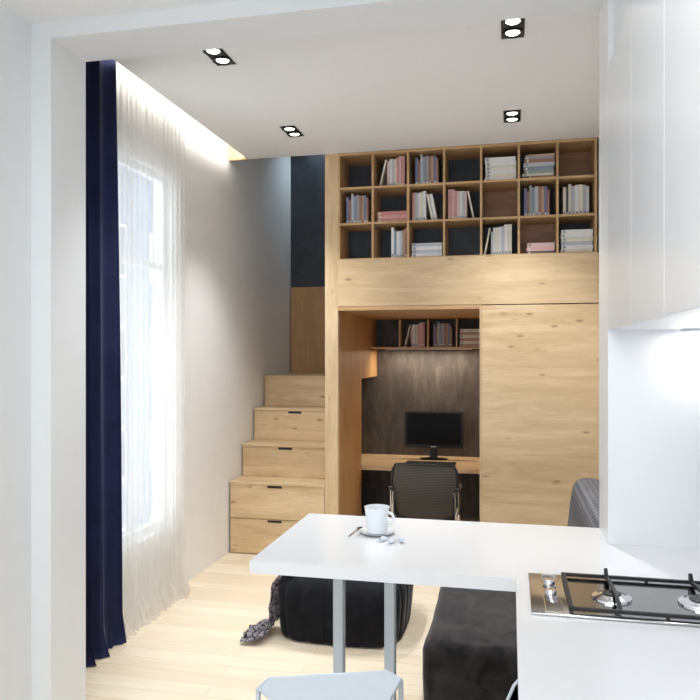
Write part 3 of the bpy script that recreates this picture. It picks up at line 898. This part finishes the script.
# ------------------------------------------------------------------ stool
O = Vector((-.58, 2.27, .75)); e = Vector((.9386, .345, 0)).normalized(); nrm = Vector((-e.y, e.x, 0))
def S(x, y, z=0): return O + e * x + nrm * y + Vector((0, 0, z))
SL = thing('bar_stool', S(0, -.19, -.75), 'white faceted metal bar stool in front of the table', 'stool')
out = [(-.195, 0), (.195, 0), (.228, -.062), (.165, -.19), (.15, -.34), (.10, -.38), (-.10, -.38), (-.15, -.34), (-.165, -.19), (-.228, -.062)]
b = nb(); top = [b.verts.new(S(x, y, .0)) for x, y in out]; bot = [b.verts.new(S(x * .96, y * .96 - .006, -.012)) for x, y in out]
b.faces.new(top); b.faces.new(bot[::-1])
for k in range(len(out)): b.faces.new((top[k], top[(k + 1) % 10], bot[(k + 1) % 10], bot[k]))
obj('seat', b, POWDER, SL)
obj('seat_rim', tube(nb(), [S(x, y, -.002) for x, y in out], .0055, 8, closed=True), POWDER, SL, smooth=True)
for (x, y, fx, fy) in ((-.228, -.062, -.25, -.0), (.228, -.062, .25, -.0), (-.15, -.34, -.22, -.40), (.15, -.34, .22, -.40)):
    lg = obj('leg', tube(nb(), [S(x, y, -.004), S(fx, fy, -.745)], .0085, 10), POWDER, SL, smooth=True)
    obj('foot_cap', cyl(nb(), S(fx, fy, -.75), .013, .012, 14), BLACKP, lg)
hh = .27
q = [(a + (c_ - a) * (1 - hh / .75), b_ + (d_ - b_) * (1 - hh / .75)) for a, b_, c_, d_ in ((-.228, -.062, -.25, 0), (.228, -.062, .25, 0), (.15, -.34, .22, -.40), (-.15, -.34, -.22, -.40))]
obj('footrest', tube(nb(), [S(x, y, -.75 + hh) for x, y in q], .007, 8, closed=True), POWDER, SL, smooth=True)

# second seat tucked under the worktop edge: only its chrome hoop and dark back show
t = thing('dining_chair', (.19, 2.4, 0), 'black chair with a light metal hoop round its back, tucked under the worktop edge', 'chair')
def rr(x0, x1, z0, z1, r, y, n=7):
    p = []
    for cx_, cz_, a0 in ((x1 - r, z1 - r, 0), (x0 + r, z1 - r, PI / 2), (x0 + r, z0 + r, PI), (x1 - r, z0 + r, 1.5 * PI)):
        for k in range(n): p.append(Vector((cx_ + r * math.cos(a0 + PI / 2 * k / (n - 1)), y, cz_ + r * math.sin(a0 + PI / 2 * k / (n - 1)))))
    return p
hoop = rr(-.014, .392, .46, .905, .19, 2.19)
obj('back_hoop', tube(nb(), hoop, .005, 8, closed=True), POWDER, t, smooth=True)
b = nb(); b.faces.new([b.verts.new(p) for p in rr(-.008, .386, .466, .899, .185, 2.185)]); bmesh.ops.solidify(b, geom=list(b.faces), thickness=.012)
obj('backrest', b, BLACKP, t)
obj('seat', B(-.01, .39, 2.20, 2.60, .45, .49, .018, 3), BLACKP, t, smooth=True)
for x in (.01, .37):
    for y, dy in ((2.21, -.02), (2.58, .02)):
        obj('leg', tube(nb(), [(x, y, .46), (x, y + dy, .0)], .01, 8), POWDER, t, smooth=True)

# ------------------------------------------------------------------ downlights
def downlight(x, y, label):
    t = thing('ceiling_downlight', (x, y, ZC), label, 'downlight', 'twin downlights in the living side ceiling')
    z = ZC
    f = nb(); W_, L = .072, .15
    box(f, -W_, W_, -L, -L + .010, -.004, -.0002); box(f, -W_, W_, L - .010, L, -.004, -.0002)
    box(f, -W_, -W_ + .010, -L + .010, L - .010, -.004, -.0002); box(f, W_ - .010, W_, -L + .010, L - .010, -.004, -.0002)
    f.transform(Matrix.Translation((x, y, z))); obj('frame', f, FRAMEW, t)
    f = nb(); box(f, -W_ + .011, W_ - .011, -L + .011, L - .011, -.0028, -.0004); f.transform(Matrix.Translation((x, y, z)))
    obj('tray', f, BLACKP, t)
    for s_ in (-1, 1):
        cc = (x, y + s_ * .068, z)
        g = obj('gimbal', lathe(nb(), cc, [(.038, -.003), (.060, -.003), (.060, -.010), (.052, -.013), (.040, -.007), (.038, -.003)], 32), IRON, t, smooth=True)
        obj('bulb', lathe(nb(), cc, [(0, -.004), (.037, -.004), (.034, -.007), (0, -.009)], 28), BULB, g, smooth=True)
        l = bpy.data.lights.new('downlight_beam', 'SPOT'); l.energy = 48; l.spot_size = math.radians(88); l.spot_blend = .8; l.color = (.96, .985, 1); l.shadow_soft_size = .03
        lo = bpy.data.objects.new('downlight_beam', l); COL.objects.link(lo); lo.parent = g; lo.location = (0, s_ * .068, -.02)
for (x, y, lb) in ((.015, 5.39, 'twin black downlight in the ceiling, right one in front of the bookcase'),
                   (-1.67, 5.38, 'twin black downlight in the ceiling nearest the staircase'),
                   (.015, 3.92, 'twin black downlight half hidden by the beam, right one'),
                   (-1.67, 3.92, 'twin black downlight half hidden by the beam, next to the curtains')):
    downlight(x, y, lb)
# added kitchen ceiling lamp, out of view, housing for the fill light
t = thing('fill_ceiling_lamp', (-.55, .55, 3.383), 'added unseen flat white rectangular ceiling lamp over the kitchen', 'lamp')
obj('housing', B(-1.22, .12, -.27, 1.37, 3.31, 3.383, .01), POWDER, t)
